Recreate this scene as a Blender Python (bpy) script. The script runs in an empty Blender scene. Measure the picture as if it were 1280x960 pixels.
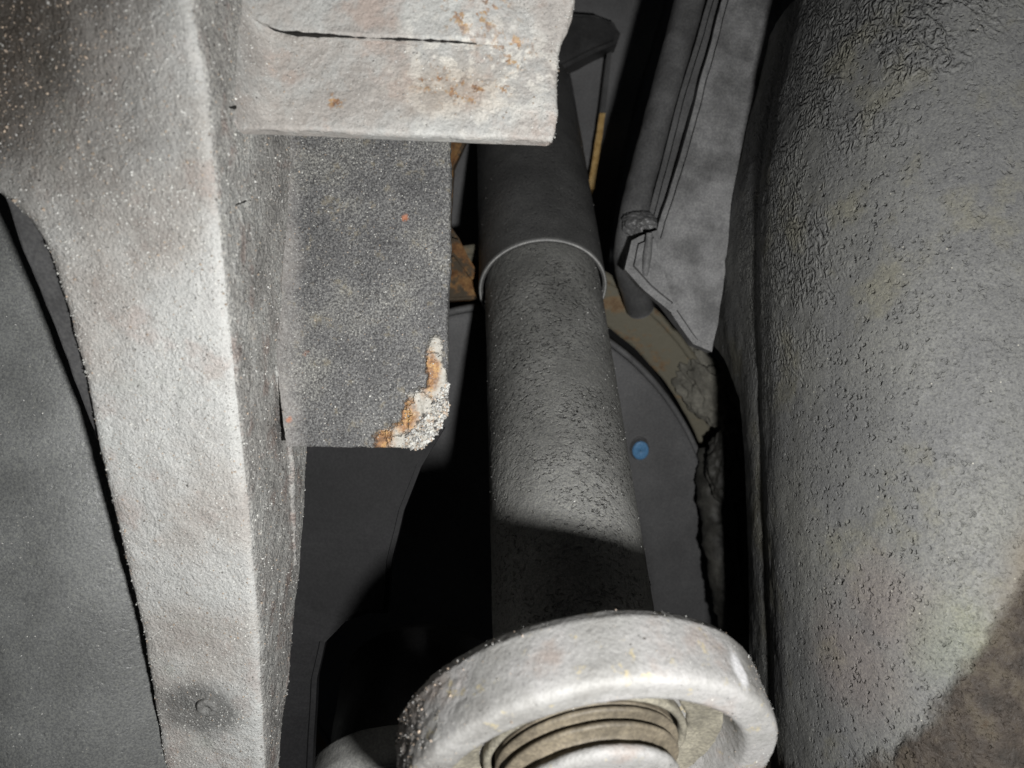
import bpy, math
import numpy as np
from mathutils import Vector
S = bpy.context.scene
C = S.collection

# ------------------------------------------------------------------ camera, world, light, exposure
CAM_Z = 0.60
F = 1000.0                                   # focal length in pixels of the 1280 x 960 photograph
cam_d = bpy.data.cameras.new('camera'); cam = bpy.data.objects.new('camera', cam_d); C.objects.link(cam)
cam_d.sensor_width = 36; cam_d.lens = 36 * F / 1280
cam_d.clip_start = 0.005; cam_d.clip_end = 20
cam.location = (0, 0, CAM_Z); cam.rotation_euler = (math.pi / 2, 0, 0)
cam_d.dof.use_dof = True; cam_d.dof.focus_distance = 0.31; cam_d.dof.aperture_fstop = 14
S.camera = cam
w = bpy.data.worlds.new('World'); S.world = w; w.use_nodes = True
bg = w.node_tree.nodes['Background']; bg.inputs['Color'].default_value = (0.85, 0.92, 1, 1); bg.inputs['Strength'].default_value = 0.009
ld = bpy.data.lights.new('hand_lamp', 'AREA'); lamp = bpy.data.objects.new('hand_lamp', ld); C.objects.link(lamp)
ld.shape = 'DISK'; ld.size = 0.020; ld.energy = 1.72; ld.color = (1.0, 0.99, 0.968)
lamp.location = (0.066, -0.02, CAM_Z - 0.074)
lamp.rotation_euler = Vector((-0.09, 1, 0.12)).to_track_quat('-Z', 'Y').to_euler()
S.view_settings.view_transform = 'Standard'; S.view_settings.look = 'None'
S.view_settings.exposure = 0.0; S.view_settings.gamma = 1
S.render.engine = 'CYCLES'; S.cycles.max_bounces = 6

# ------------------------------------------------------------------ numpy noise
rng = np.random.RandomState(7)
PERM = rng.permutation(256); PERM = np.concatenate([PERM, PERM, PERM])
G = rng.normal(size=(256, 3)); G /= np.linalg.norm(G, axis=1)[:, None]
JIT = rng.rand(256, 3)

def perlin(P):
    i = np.floor(P).astype(int); f = P - i; i &= 255
    u = f * f * f * (f * (f * 6 - 15) + 10)
    out = 0
    for dx in (0, 1):
        for dy in (0, 1):
            for dz in (0, 1):
                h = PERM[PERM[PERM[i[:, 0] + dx] + i[:, 1] + dy] + i[:, 2] + dz] & 255
                g = G[h]
                d = g[:, 0] * (f[:, 0] - dx) + g[:, 1] * (f[:, 1] - dy) + g[:, 2] * (f[:, 2] - dz)
                wt = (u[:, 0] if dx else 1 - u[:, 0]) * (u[:, 1] if dy else 1 - u[:, 1]) * (u[:, 2] if dz else 1 - u[:, 2])
                out = out + d * wt
    return out

def fbm(P, scale, octv=3, gain=0.5, off=0.0):
    P = np.asarray(P, float) * scale + 37.3 + off
    a, o = 1.0, 0
    for k in range(octv):
        o = o + a * perlin(P); P = P * 2.03 + 11.7; a *= gain
    return o

# ------------------------------------------------------------------ geometry helpers
def P(px, py, d):                              # a sight line of the photograph followed out to a real depth
    return np.array([(px - 640) / F * d, d, CAM_Z - (py - 480) / F * d])

def lerp_table(tab, y):
    t = np.array(tab, float)
    return [np.interp(y, t[:, 0], t[:, k]) for k in range(1, t.shape[1])]

def link(name, V, Fc, mat, parent=None, smooth=True):
    me = bpy.data.meshes.new(name)
    me.from_pydata(V.tolist() if hasattr(V, 'tolist') else V, [], Fc)
    me.update()
    if smooth: me.polygons.foreach_set('use_smooth', [True] * len(me.polygons))
    if mat: me.materials.append(mat)
    o = bpy.data.objects.new(name, me); C.objects.link(o)
    if parent is not None: put_under(o, parent)
    return o

def put_under(o, parent):
    o.parent = parent
    base = Vector((0, 0, 0)); p = parent
    while p is not None: base += p.location; p = p.parent
    o.location = -base                         # the part's own mesh is written in world metres

def thing(name, loc, label, cat, group=None):
    o = bpy.data.objects.new(name, None); C.objects.link(o); o.location = loc; o.empty_display_size = 0.02
    o['label'] = label; o['category'] = cat
    if group: o['group'] = group
    return o

def tag(o, label, cat):
    o['label'] = label; o['category'] = cat
    return o

def grid_faces(n, m, closed):
    i = np.arange(n - 1)[:, None]; j = np.arange(m if closed else m - 1)[None, :]
    j2 = (j + 1) % m
    a = i * m + j; b = i * m + j2; c = (i + 1) * m + j2; d = (i + 1) * m + j
    return np.stack([a, b, c, d], -1).reshape(-1, 4).tolist()

def grid_normals(A, closed):
    if closed: du = np.roll(A, -1, 1) - np.roll(A, 1, 1)
    else: du = np.gradient(A, axis=1)
    dv = np.gradient(A, axis=0)
    n = np.cross(du, dv)
    return n / (np.linalg.norm(n, axis=2, keepdims=True) + 1e-12)

def loft(name, A, mat, parent=None, disp=None, caps=True, closed=True, flip=False):
    """A[n, m, 3]: n closed rings of m points; disp(points) gives metres along the normal."""
    n, m, _ = A.shape
    N = grid_normals(A, closed)
    turned = False; ncap = 0
    if closed:
        rc = A.mean(1, keepdims=True)
        if ((A - rc) * N).sum() < 0: N = -N; turned = True
    if flip: N = -N
    if disp is not None:
        A = A + N * disp(A.reshape(-1, 3), N.reshape(-1, 3)).reshape(n, m, 1)
    V = A.reshape(-1, 3)
    Fc = grid_faces(n, m, closed)
    if isinstance(caps, list):
        o_ = (n - 1) * m; Fc += [[o_ + i for i in q[::-1]] for q in caps] + caps
        ncap = 2 * len(caps); caps = False
    if caps and closed:
        k = len(V)
        V = np.vstack([V, A[0].mean(0), A[-1].mean(0)])
        Fc += [[k, j, (j + 1) % m] for j in range(m)]
        Fc += [[k + 1, (n - 1) * m + (j + 1) % m, (n - 1) * m + j] for j in range(m)]
    if turned: Fc = [q[::-1] for q in Fc]
    o = link(name, V, Fc, mat, parent)
    if caps and closed:
        ncap = 2 * m
    if ncap:
        for q in list(o.data.polygons)[-ncap:]: q.use_smooth = False
    return o

def resample(poly, counts, rad=0.0, rn=6):
    """closed polygon in 2-D -> points with counts[i] along edge i and corners rounded to rad."""
    poly = [np.array(p, float) for p in poly]; k = len(poly); out = []
    rads = rad if isinstance(rad, (list, tuple)) else [rad] * k
    cor = []
    for i in range(k):
        a, b, c = poly[i - 1], poly[i], poly[(i + 1) % k]
        u = a - b; v = c - b
        r = min(rads[i], np.linalg.norm(u) * 0.45, np.linalg.norm(v) * 0.45)
        cor.append((b + u / np.linalg.norm(u) * r, b, b + v / np.linalg.norm(v) * r))
    for i in range(k):
        s, b, e = cor[i]
        for t in np.linspace(0, 1, rn, endpoint=False): out.append((1 - t) ** 2 * s + 2 * t * (1 - t) * b + t * t * e)
        nx = cor[(i + 1) % k][0]
        for t in np.linspace(0, 1, counts[i], endpoint=False): out.append(e + (nx - e) * t)
    return np.array(out)

def basis(n):
    n = np.array(n, float); n /= np.linalg.norm(n)
    a = np.array([0, 0, 1.0]) if abs(n[2]) < 0.9 else np.array([1.0, 0, 0])
    e1 = np.cross(a, n); e1 /= np.linalg.norm(e1); e2 = np.cross(n, e1)
    return n, e1, e2

def lathe(name, c, n, prof, mat, parent=None, seg=96, disp=None, sub=0, closed_prof=False, cap=True, squash=(1, 1)):
    """prof: (s along n, radius) list, turned about the axis n through c."""
    n, e1, e2 = basis(n)
    pr = np.array(prof, float)
    if closed_prof: pr = np.vstack([pr, pr[:1]])
    if sub:                                   # split long profile edges into steps of about sub metres
        q = [pr[0]]
        for a, b in zip(pr[:-1], pr[1:]):
            k = max(1, int(np.linalg.norm(b - a) / sub))
            for t in np.linspace(0, 1, k + 1)[1:]: q.append(a + (b - a) * t)
        pr = np.array(q)
    th = np.linspace(0, 2 * np.pi, seg, endpoint=False)
    ring = np.cos(th)[:, None] * e1 * squash[0] + np.sin(th)[:, None] * e2 * squash[1]
    A = np.array(c)[None, None] + pr[:, 0][:, None, None] * n + pr[:, 1][:, None, None] * ring[None]
    NN = grid_normals(A, True); turned = False
    if True:
        t = np.gradient(pr, axis=0); t /= np.linalg.norm(t, axis=1)[:, None] + 1e-12
        # outward normal in the (s, r) plane
        nr = np.stack([-t[:, 1], t[:, 0]], 1)
        if (nr[:, 1] * pr[:, 1]).sum() < 0 and not closed_prof: nr = -nr
        NN = nr[:, 0][:, None, None] * n + nr[:, 1][:, None, None] * ring[None]
        turned = (NN * grid_normals(A, True)).sum() < 0
    if disp is not None:
        A = A + NN * disp(A.reshape(-1, 3), NN.reshape(-1, 3)).reshape(A.shape[0], seg, 1)
    V = A.reshape(-1, 3); Fc = grid_faces(A.shape[0], seg, True)
    if cap and not closed_prof:
        k = len(V); V = np.vstack([V, A[0].mean(0), A[-1].mean(0)]); r = A.shape[0]
        Fc += [[k, j, (j + 1) % seg] for j in range(seg)]
        Fc += [[k + 1, (r - 1) * seg + (j + 1) % seg, (r - 1) * seg + j] for j in range(seg)]
    if turned: Fc = [q[::-1] for q in Fc]
    o = link(name, V, Fc, mat, parent)
    return o

def tube(name, pts, rad, mat, parent=None, seg=16, disp=None, step=0.004, flat=1.0):
    pts = np.array(pts, float)
    rad = np.full(len(pts), rad) if np.isscalar(rad) else np.array(rad, float)
    # Catmull-Rom through the points
    q, rr = [], []
    ext = np.vstack([2 * pts[0] - pts[1], pts, 2 * pts[-1] - pts[-2]])
    for i in range(len(pts) - 1):
        p0, p1, p2, p3 = ext[i:i + 4]
        k = max(2, int(np.linalg.norm(p2 - p1) / step))
        for t in np.linspace(0, 1, k, endpoint=(i == len(pts) - 2)):
            q.append(0.5 * (2 * p1 + (p2 - p0) * t + (2 * p0 - 5 * p1 + 4 * p2 - p3) * t * t + (3 * p1 - p0 - 3 * p2 + p3) * t ** 3))
            rr.append(rad[i] + (rad[i + 1] - rad[i]) * t)
    q = np.array(q); tg = np.gradient(q, axis=0); tg /= np.linalg.norm(tg, axis=1)[:, None]
    th = np.linspace(0, 2 * np.pi, seg, endpoint=False); A = []
    for p, t, r in zip(q, tg, rr):
        s = np.cross(t, [0, 1.0, 0]); s /= np.linalg.norm(s); u = np.cross(s, t)
        A.append(p + r * (np.cos(th)[:, None] * s + flat * np.sin(th)[:, None] * u))
    return loft(name, np.array(A), mat, parent, disp)

def lump(name, c, s, mat, amp, fs, seed, rot=0.0):
    n, m = 70, 110
    ph = np.linspace(.02, math.pi - .02, n)[:, None]; th = np.linspace(0, 2 * np.pi, m, endpoint=False)[None]
    d = np.stack([np.sin(ph) * np.cos(th), np.sin(ph) * np.sin(th), np.cos(ph) * np.ones_like(th)], -1)
    q = d.reshape(-1, 3)
    r = 1 + amp * fbm(q, fs, 4, .5, seed) - amp * .8 * np.abs(fbm(q, fs * 1.7, 3, .5, seed + 9))
    v = q * r[:, None] * np.array(s)
    c_, s_ = math.cos(rot), math.sin(rot)
    v = np.stack([v[:, 0] * c_ - v[:, 2] * s_, v[:, 1], v[:, 0] * s_ + v[:, 2] * c_], 1)
    return loft(name, (v + np.array(c)).reshape(n, m, 3), mat)
def slab(name, poly, d0, thick, mat, parent=None, disp=None, bevel=0.001, step=0.006, depth=None):
    """a plate with the outline poly [(px, py)] facing the camera, depth(px,py) or d0 metres out, thick metres deep."""
    import bmesh
    bm = bmesh.new()
    df = depth or (lambda x, y: d0)
    pl = []
    for (a, b) in zip(poly, poly[1:] + poly[:1]):
        L = math.hypot(b[0] - a[0], b[1] - a[1]) * d0 / F
        k = max(1, int(L / step))
        for t in range(k): pl.append((a[0] + (b[0] - a[0]) * t / k, a[1] + (b[1] - a[1]) * t / k))
    fr = [bm.verts.new(P(x, y, df(x, y))) for x, y in pl]
    bk = [bm.verts.new(P(x, y, df(x, y)) + np.array([0, thick, 0])) for x, y in pl]
    f = bm.faces.new(fr); bm.faces.new(bk[::-1])
    for i in range(len(pl)):
        j = (i + 1) % len(pl); bm.faces.new((fr[j], fr[i], bk[i], bk[j]))
    bmesh.ops.recalc_face_normals(bm, faces=bm.faces)
    if bevel:
        ed = [e for e in bm.edges if (e.verts[0] in fr) and (e.verts[1] in fr)] if False else [e for e in f.edges]
        bmesh.ops.bevel(bm, geom=ed, offset=bevel, segments=2, affect='EDGES')
    bmesh.ops.triangulate(bm, faces=[q for q in bm.faces if len(q.verts) > 4])
    if disp is not None:
        for v in bm.verts:
            n = v.normal.copy()
        co = np.array([v.co[:] for v in bm.verts]); bm.normal_update()
        nn = np.array([v.normal[:] for v in bm.verts])
        co = co + nn * disp(co, nn)[:, None]
        for v, c in zip(bm.verts, co): v.co = c
    me = bpy.data.meshes.new(name); bm.to_mesh(me); bm.free()
    me.materials.append(mat)
    o = bpy.data.objects.new(name, me); C.objects.link(o)
    if parent is not None: put_under(o, parent)
    return o

OCT_V = np.array([[1, 0, 0], [-1, 0, 0], [0, 1, 0], [0, -1, 0], [0, 0, 1], [0, 0, -1]], float)
OCT_F = np.array([[0, 2, 4], [2, 1, 4], [1, 3, 4], [3, 0, 4], [2, 0, 5], [1, 2, 5], [3, 1, 5], [0, 3, 5]])
def grit(src, count, rad, mats, share, parent, seed, where=None, name='grit', sink=0.25):
    """loose sandy grains stuck to src: share[i] of them in mats[i]; where(centre, normal) -> weight."""
    g = np.random.RandomState(seed); me = src.data; n = len(me.polygons)
    c = np.empty(n * 3); me.polygons.foreach_get('center', c); c = c.reshape(-1, 3)
    nn = np.empty(n * 3); me.polygons.foreach_get('normal', nn); nn = nn.reshape(-1, 3)
    ar = np.empty(n); me.polygons.foreach_get('area', ar)
    toc = np.array([0, 0, CAM_Z]) - c
    wt = ar * ((nn * toc).sum(1) > -.02)
    px = 640 + c[:, 0] / np.maximum(c[:, 1], .01) * F; py = 480 - (c[:, 2] - CAM_Z) / np.maximum(c[:, 1], .01) * F
    wt = wt * (px > -120) * (px < 1400) * (py > -120) * (py < 1080)      # only where the photograph could show them
    if where is not None: wt = wt * where(c, nn)
    k = g.choice(n, count, p=wt / wt.sum())
    r_ = rad[0] * np.exp(g.rand(count) ** 2.2 * math.log(rad[1] / rad[0]))
    ctr = c[k] + nn[k] * (r_ * sink)[:, None] + g.normal(size=(count, 3)) * .0002
    V = OCT_V[None] * (r_[:, None] * (.6 + .7 * g.rand(count, 6)))[:, :, None] + g.normal(size=(count, 6, 3)) * (r_ * .22)[:, None, None]
    q = np.linalg.qr(g.normal(size=(count, 3, 3)))[0]
    V = np.einsum('nij,nkj->nki', q, V) + ctr[:, None]
    Fc = (OCT_F[None] + 6 * np.arange(count)[:, None, None]).reshape(-1, 3)
    o = link(name, V.reshape(-1, 3), Fc.tolist(), mats[0], parent, False)
    for m in mats[1:]: o.data.materials.append(m)
    mi = g.choice(len(mats), count, p=np.array(share) / sum(share))
    o.data.polygons.foreach_set('material_index', np.repeat(mi, 8).tolist())
    o['kind'] = 'stuff'
    return o

# ------------------------------------------------------------------ materials
class NB:
    def __init__(s, name, rough=0.6, spec=0.4, metal=0.0):
        s.m = bpy.data.materials.new(name); s.m.use_nodes = True
        s.nt = s.m.node_tree; s.b = s.nt.nodes['Principled BSDF']
        s.b.inputs['Roughness'].default_value = rough; s.b.inputs['Specular IOR Level'].default_value = spec
        s.b.inputs['Metallic'].default_value = metal
        s.co = s.nt.nodes.new('ShaderNodeTexCoord').outputs['Object']
    def L(s, a, b): s.nt.links.new(a, b)
    def val(s, sock, v):
        if isinstance(v, (int, float)): sock.default_value = v
        elif isinstance(v, tuple): sock.default_value = v if len(v) != 3 or sock.type == 'VECTOR' else (*v, 1)
        else: s.L(v, sock)
    def scaled(s, sc, rot=(0, 0, 0)):
        n = s.nt.nodes.new('ShaderNodeMapping'); s.L(s.co, n.inputs['Vector']); n.inputs['Scale'].default_value = sc
        n.inputs['Rotation'].default_value = rot
        return n.outputs[0]
    def noise(s, scale, detail=3, rough=0.55, dist=0.0, vec=None, color=False):
        n = s.nt.nodes.new('ShaderNodeTexNoise'); s.L(vec or s.co, n.inputs['Vector'])
        n.inputs['Scale'].default_value = scale; n.inputs['Detail'].default_value = detail
        n.inputs['Roughness'].default_value = rough; n.inputs['Distortion'].default_value = dist
        return n.outputs['Color' if color else 'Fac']
    def voro(s, scale, feature='F1', vec=None, rand=1.0, out='Distance'):
        n = s.nt.nodes.new('ShaderNodeTexVoronoi'); s.L(vec or s.co, n.inputs['Vector']); n.feature = feature
        n.inputs['Scale'].default_value = scale; n.inputs['Randomness'].default_value = rand
        return n.outputs[out]
    def wave(s, scale, dist, detail=2, dscale=1.0, vec=None):
        n = s.nt.nodes.new('ShaderNodeTexWave'); s.L(vec or s.co, n.inputs['Vector'])
        n.inputs['Scale'].default_value = scale; n.inputs['Distortion'].default_value = dist
        n.inputs['Detail'].default_value = detail; n.inputs['Detail Scale'].default_value = dscale
        return n.outputs['Fac']
    def math(s, op, a, b=0.0, clamp=False):
        n = s.nt.nodes.new('ShaderNodeMath'); n.operation = op; n.use_clamp = clamp
        s.val(n.inputs[0], a); s.val(n.inputs[1], b); return n.outputs[0]
    def step(s, x, lo, hi, a=0.0, b=1.0):
        n = s.nt.nodes.new('ShaderNodeMapRange'); n.interpolation_type = 'SMOOTHSTEP'
        s.val(n.inputs[0], x); n.inputs[1].default_value = lo; n.inputs[2].default_value = hi
        n.inputs[3].default_value = a; n.inputs[4].default_value = b; return n.outputs[0]
    def mix(s, f, a, b, mode='MIX'):
        n = s.nt.nodes.new('ShaderNodeMix'); n.data_type = 'RGBA'; n.blend_type = mode
        s.val(n.inputs[0], f); s.val(n.inputs[6], a); s.val(n.inputs[7], b); return n.outputs[2]
    def ramp(s, x, stops):
        n = s.nt.nodes.new('ShaderNodeValToRGB'); s.L(x, n.inputs[0]); r = n.color_ramp
        while len(r.elements) < len(stops): r.elements.new(0.5)
        for e, (p, c) in zip(r.elements, stops): e.position = p; e.color = (*c, 1)
        return n.outputs[0]
    def nz(s, sc=260, amt=0.006):
        n = s.nt.nodes.new('ShaderNodeVectorMath'); n.operation = 'MULTIPLY_ADD'; s.L(s.noise(sc, 3, color=True), n.inputs[0])
        n.inputs[1].default_value = (amt,) * 3; s.L(s.co, n.inputs[2]); return n.outputs[0]
    def near(s, p, r, soft=0.5, wob=0.0, wscale=60, sc=(1, 1, 1)):
        """1 inside a wobbly blob of radius r metres about the point p, 0 outside."""
        n = s.nt.nodes.new('ShaderNodeVectorMath'); n.operation = 'SUBTRACT'; s.L(s.co, n.inputs[0]); n.inputs[1].default_value = tuple(p)
        m = s.nt.nodes.new('ShaderNodeVectorMath'); m.operation = 'MULTIPLY'; s.L(n.outputs[0], m.inputs[0]); m.inputs[1].default_value = sc
        l = s.nt.nodes.new('ShaderNodeVectorMath'); l.operation = 'LENGTH'; s.L(m.outputs[0], l.inputs[0])
        d = l.outputs['Value']
        if wob:
            d = s.math('ADD', d, s.math('MULTIPLY', s.math('SUBTRACT', s.noise(wscale, 5, 0.65), 0.5), wob * r * 2))
        return s.step(d, r * (1 - soft), r * (1 + soft), 1.0, 0.0)
    def maxx(s, *a):
        o = a[0]
        for b in a[1:]: o = s.math('MAXIMUM', o, b)
        return o
    def bump(s, h, dist=0.001, strength=1.0, prev=None):
        n = s.nt.nodes.new('ShaderNodeBump'); s.L(h, n.inputs['Height']); n.inputs['Distance'].default_value = dist
        n.inputs['Strength'].default_value = strength
        if prev is not None: s.L(prev, n.inputs['Normal'])
        return n.outputs[0]
    def done(s, col, nrm=None, rough=None):
        s.val(s.b.inputs['Base Color'], col)
        if nrm is not None: s.L(nrm, s.b.inputs['Normal'])
        if rough is not None: s.val(s.b.inputs['Roughness'], rough)
        return s.m

RUST = [(0.30, (0.10, 0.045, 0.02)), (0.48, (0.32, 0.15, 0.05)), (0.60, (0.50, 0.29, 0.10)), (0.75, (0.30, 0.20, 0.10))]

def pale_cast():
    b = NB('pale_dusty_cast_metal', 0.55, 0.45)
    big = b.noise(22, 6, 0.6)
    col = b.ramp(big, [(0.34, (0.44, 0.41, 0.385)), (0.46, (0.54, 0.525, 0.50)), (0.54, (0.58, 0.58, 0.565)), (0.66, (0.63, 0.64, 0.625))])
    pink = b.step(b.noise(48, 5, 0.65), 0.55, 0.68)
    col = b.mix(b.math('MULTIPLY', pink, 0.4), col, (0.47, 0.37, 0.33))
    grn = b.step(b.noise(33, 5, 0.65, vec=b.scaled((1, 1.3, 0.8), (0.4, 0.2, 0))), 0.57, 0.7)
    col = b.mix(b.math('MULTIPLY', grn, 0.45), col, (0.40, 0.42, 0.38))
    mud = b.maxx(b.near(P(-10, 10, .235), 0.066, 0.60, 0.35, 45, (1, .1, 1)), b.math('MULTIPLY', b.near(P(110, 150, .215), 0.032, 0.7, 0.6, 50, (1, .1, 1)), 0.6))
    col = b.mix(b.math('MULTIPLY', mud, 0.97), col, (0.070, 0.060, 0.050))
    dark = b.step(b.noise(120, 5, 0.7), 0.62, 0.72)
    col = b.mix(b.math('MULTIPLY', dark, 0.35), col, (0.20, 0.19, 0.18))
    ring = b.near(P(252, 886, .2925), 0.0150, 0.35, 0.35, 90, (1, .15, 1.3))
    col = b.mix(b.math('MULTIPLY', ring, 0.80), col, (0.15, 0.15, 0.146))
    grain = b.noise(1500, 2, 0.6)
    col = b.mix(0.5, col, b.ramp(grain, [(0.37, (0.55, 0.55, 0.55)), (0.5, (0.92, 0.92, 0.92)), (0.7, (1, 1, 1))]), 'MULTIPLY')
    spk = b.step(b.voro(420), 0.12, 0.2, 1, 0)
    sel = b.step(b.noise(300, 1), 0.55, 0.6)
    col = b.mix(b.math('MULTIPLY', b.math('MULTIPLY', spk, sel), 0.15), col, (0.75, 0.74, 0.70))
    n = b.bump(b.noise(1100, 3, 0.65), 0.0010, 0.75)
    n = b.bump(b.noise(110, 5, 0.65), 0.004, 0.35, n)
    return b.done(col, n, b.step(b.noise(700, 2), 0.3, 0.7, 0.36, 0.7))

def pale_plate():
    b = NB('pale_scaly_plate', 0.6, 0.4)
    big = b.noise(35, 6, 0.6)
    col = b.ramp(big, [(0.30, (0.30, 0.285, 0.27)), (0.43, (0.42, 0.395, 0.37)), (0.52, (0.46, 0.46, 0.445)), (0.66, (0.56, 0.57, 0.55))])
    pink = b.step(b.noise(60, 5, 0.65), 0.52, 0.66)
    col = b.mix(b.math('MULTIPLY', pink, 0.55), col, (0.46, 0.36, 0.31))
    flake = b.math('MULTIPLY', b.near(P(590, 90, .235), 0.020, 0.8, 0.6, 60, (1, 1, 1.4)), b.step(b.noise(190, 4, 0.6), 0.50, 0.58))
    col = b.mix(b.math('MULTIPLY', flake, 0.8), col, (0.78, 0.76, 0.70))
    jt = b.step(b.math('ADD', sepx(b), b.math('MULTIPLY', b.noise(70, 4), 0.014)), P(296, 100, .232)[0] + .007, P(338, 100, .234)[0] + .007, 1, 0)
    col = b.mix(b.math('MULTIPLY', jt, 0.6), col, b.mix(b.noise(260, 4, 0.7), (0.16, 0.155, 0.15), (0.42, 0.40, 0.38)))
    rn = b.step(b.noise(330, 4, 0.65), 0.52, 0.60)
    rust = b.math('MULTIPLY', b.maxx(b.near(P(537, 95, .235), 0.0050, 0.6, 0.8, 200, (.8, .2, 1.2)), b.near(P(582, 113, .235), 0.0050, 0.6, 0.8, 200, (.7, .2, 1.3)), b.near(P(633, 106, .235), 0.0030, 0.6, 0.8, 200, (.8, .2, 1.2)),
                  b.near(P(418, 126, .235), 0.0026, 0.6, 0.8, 200, (1, .2, 1)), b.near(P(590, 8, .232), 0.0080, 0.7, 0.8, 150, (.8, .2, 1)), b.near(P(640, 60, .235), 0.0050, 0.7, 0.8, 150, (.8, .2, 1))), rn)
    stain = b.math('MULTIPLY', b.near(P(565, 108, .235), 0.012, 0.7, 0.7, 120, (0.8, 1, 1.5)), 0.4)
    col = b.mix(stain, col, (0.36, 0.25, 0.16))
    col = b.mix(b.math('MULTIPLY', rust, 0.8), col, b.ramp(b.noise(500, 3), RUST))
    grain = b.noise(1500, 2, 0.6)
    col = b.mix(0.45, col, b.ramp(grain, [(0.37, (0.55, 0.55, 0.55)), (0.5, (0.92, 0.92, 0.92)), (0.7, (1, 1, 1))]), 'MULTIPLY')
    pit = b.step(b.voro(330), 0.07, 0.12, 1, 0); sel = b.step(b.noise(140, 2), 0.58, 0.64); pit = b.math('MULTIPLY', pit, sel)
    col = b.mix(b.math('MULTIPLY', pit, 0.5), col, (0.18, 0.16, 0.15))
    n = b.bump(b.noise(1000, 3, 0.65), 0.0008, 0.55)
    n = b.bump(b.noise(110, 5, 0.65), 0.003, 0.35, n)
    n = b.bump(b.math('SUBTRACT', 1.0, pit), 0.0006, 0.8, n)
    return b.done(col, n)

def gritty_side():
    b = NB('gritty_side_metal', 0.65, 0.35)
    big = b.noise(40, 6, 0.65)
    col = b.ramp(big, [(0.3, (0.26, 0.255, 0.25)), (0.45, (0.42, 0.41, 0.395)), (0.6, (0.52, 0.52, 0.505)), (0.72, (0.58, 0.56, 0.53))])
    pink = b.step(b.noise(70, 5, 0.65), 0.54, 0.66)
    col = b.mix(b.math('MULTIPLY', pink, 0.5), col, (0.33, 0.23, 0.20))
    g = b.noise(1100, 3, 0.7)
    col = b.mix(0.75, col, b.ramp(g, [(0.36, (0.22, 0.22, 0.22)), (0.5, (0.75, 0.75, 0.75)), (0.64, (1.15, 1.15, 1.1))]), 'MULTIPLY')
    spk = b.math('MULTIPLY', b.step(b.voro(520), 0.10, 0.17, 1, 0), b.step(b.noise(260, 1), 0.5, 0.56))
    col = b.mix(b.math('MULTIPLY', spk, 0.75), col, (0.66, 0.64, 0.58))
    n = b.bump(b.noise(620, 3, 0.65), 0.0011, 0.7)
    n = b.bump(b.noise(70, 6, 0.7, 0.6), 0.006, 0.6, n)
    return b.done(col, n)

def dark_gritty_plate():
    b = NB('dark_gritty_plate', 0.6, 0.4)
    big = b.noise(45, 6, 0.6)
    col = b.ramp(big, [(0.3, (0.085, 0.085, 0.088)), (0.5, (0.125, 0.125, 0.127)), (0.7, (0.185, 0.183, 0.175))])
    g = b.noise(1400, 2, 0.7)
    col = b.mix(0.8, col, b.ramp(g, [(0.37, (0.25, 0.25, 0.25)), (0.5, (0.85, 0.85, 0.85)), (0.63, (1.9, 1.9, 1.8))]), 'MULTIPLY')
    tan = b.math('MULTIPLY', b.step(b.noise(180, 4, 0.7), 0.58, 0.68), 0.45)
    col = b.mix(tan, col, (0.22, 0.19, 0.13))
    spk = b.math('MULTIPLY', b.step(b.voro(560), 0.10, 0.17, 1, 0), b.step(b.noise(330, 1), 0.48, 0.55))
    col = b.mix(b.math('MULTIPLY', spk, 0.8), col, (0.55, 0.54, 0.50))
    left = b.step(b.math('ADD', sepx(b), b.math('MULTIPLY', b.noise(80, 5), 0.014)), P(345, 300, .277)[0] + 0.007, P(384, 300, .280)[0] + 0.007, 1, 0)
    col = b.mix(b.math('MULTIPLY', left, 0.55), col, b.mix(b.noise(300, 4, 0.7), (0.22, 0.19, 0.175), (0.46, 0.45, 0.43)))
    flake = b.maxx(b.near(P(537, 515, .280), 0.0085, 0.10, 0.7, 320, (1, .2, 1)), b.near(P(524, 540, .280), 0.0075, 0.10, 0.8, 320, (1, .2, 1)), b.near(P(505, 548, .280), 0.006, 0.15, 0.8, 220),
                   b.near(P(547, 478, .280), 0.0058, 0.15, 0.7, 220, (1.6, 1, 0.8)), b.near(P(543, 450, .280), 0.0040, 0.2, 0.8, 300, (1.4, 1, 0.45)),
                   b.near(P(485, 552, .280), 0.0045, 0.2, 0.9, 260))
    fl = b.mix(b.noise(700, 4, 0.7), (0.22, 0.20, 0.16), (0.66, 0.645, 0.60))
    rust = b.maxx(b.near(P(537, 465, .280), 0.0058, 0.35, 0.8, 260, (1.5, 1, 0.8)), b.near(P(500, 515, .280), 0.0052, 0.4, 0.9, 260), b.near(P(476, 549, .280), 0.0048, 0.4, 0.9, 260), b.near(P(508, 527, .280), 0.004, 0.4, 0.9, 260))
    fl = b.mix(b.math('MULTIPLY', rust, 0.9), fl, b.ramp(b.noise(420, 4, 0.7), RUST))
    col = b.mix(flake, col, fl)
    red = b.maxx(b.near(P(381, 441, .278), 0.0018, 0.4, 0.9, 500), b.near(P(506, 272, .280), 0.0012, 0.4, 0.9, 500), b.near(P(362, 524, .278), 0.0012, 0.4, 0.8, 500))
    col = b.mix(b.math('MULTIPLY', red, 0.8), col, (0.42, 0.16, 0.08))
    n = b.bump(b.noise(760, 3, 0.6), 0.0008, 0.5)
    n = b.bump(flake, 0.0012, 0.9, n)
    n = b.bump(b.math('MULTIPLY', b.math('SUBTRACT', 1.0, b.step(b.voro(70, 'DISTANCE_TO_EDGE', b.nz()), 0.0, 0.035)), b.math('MULTIPLY', flake, -1.0)), 0.0012, 0.8, n)
    return b.done(col, n)

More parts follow.
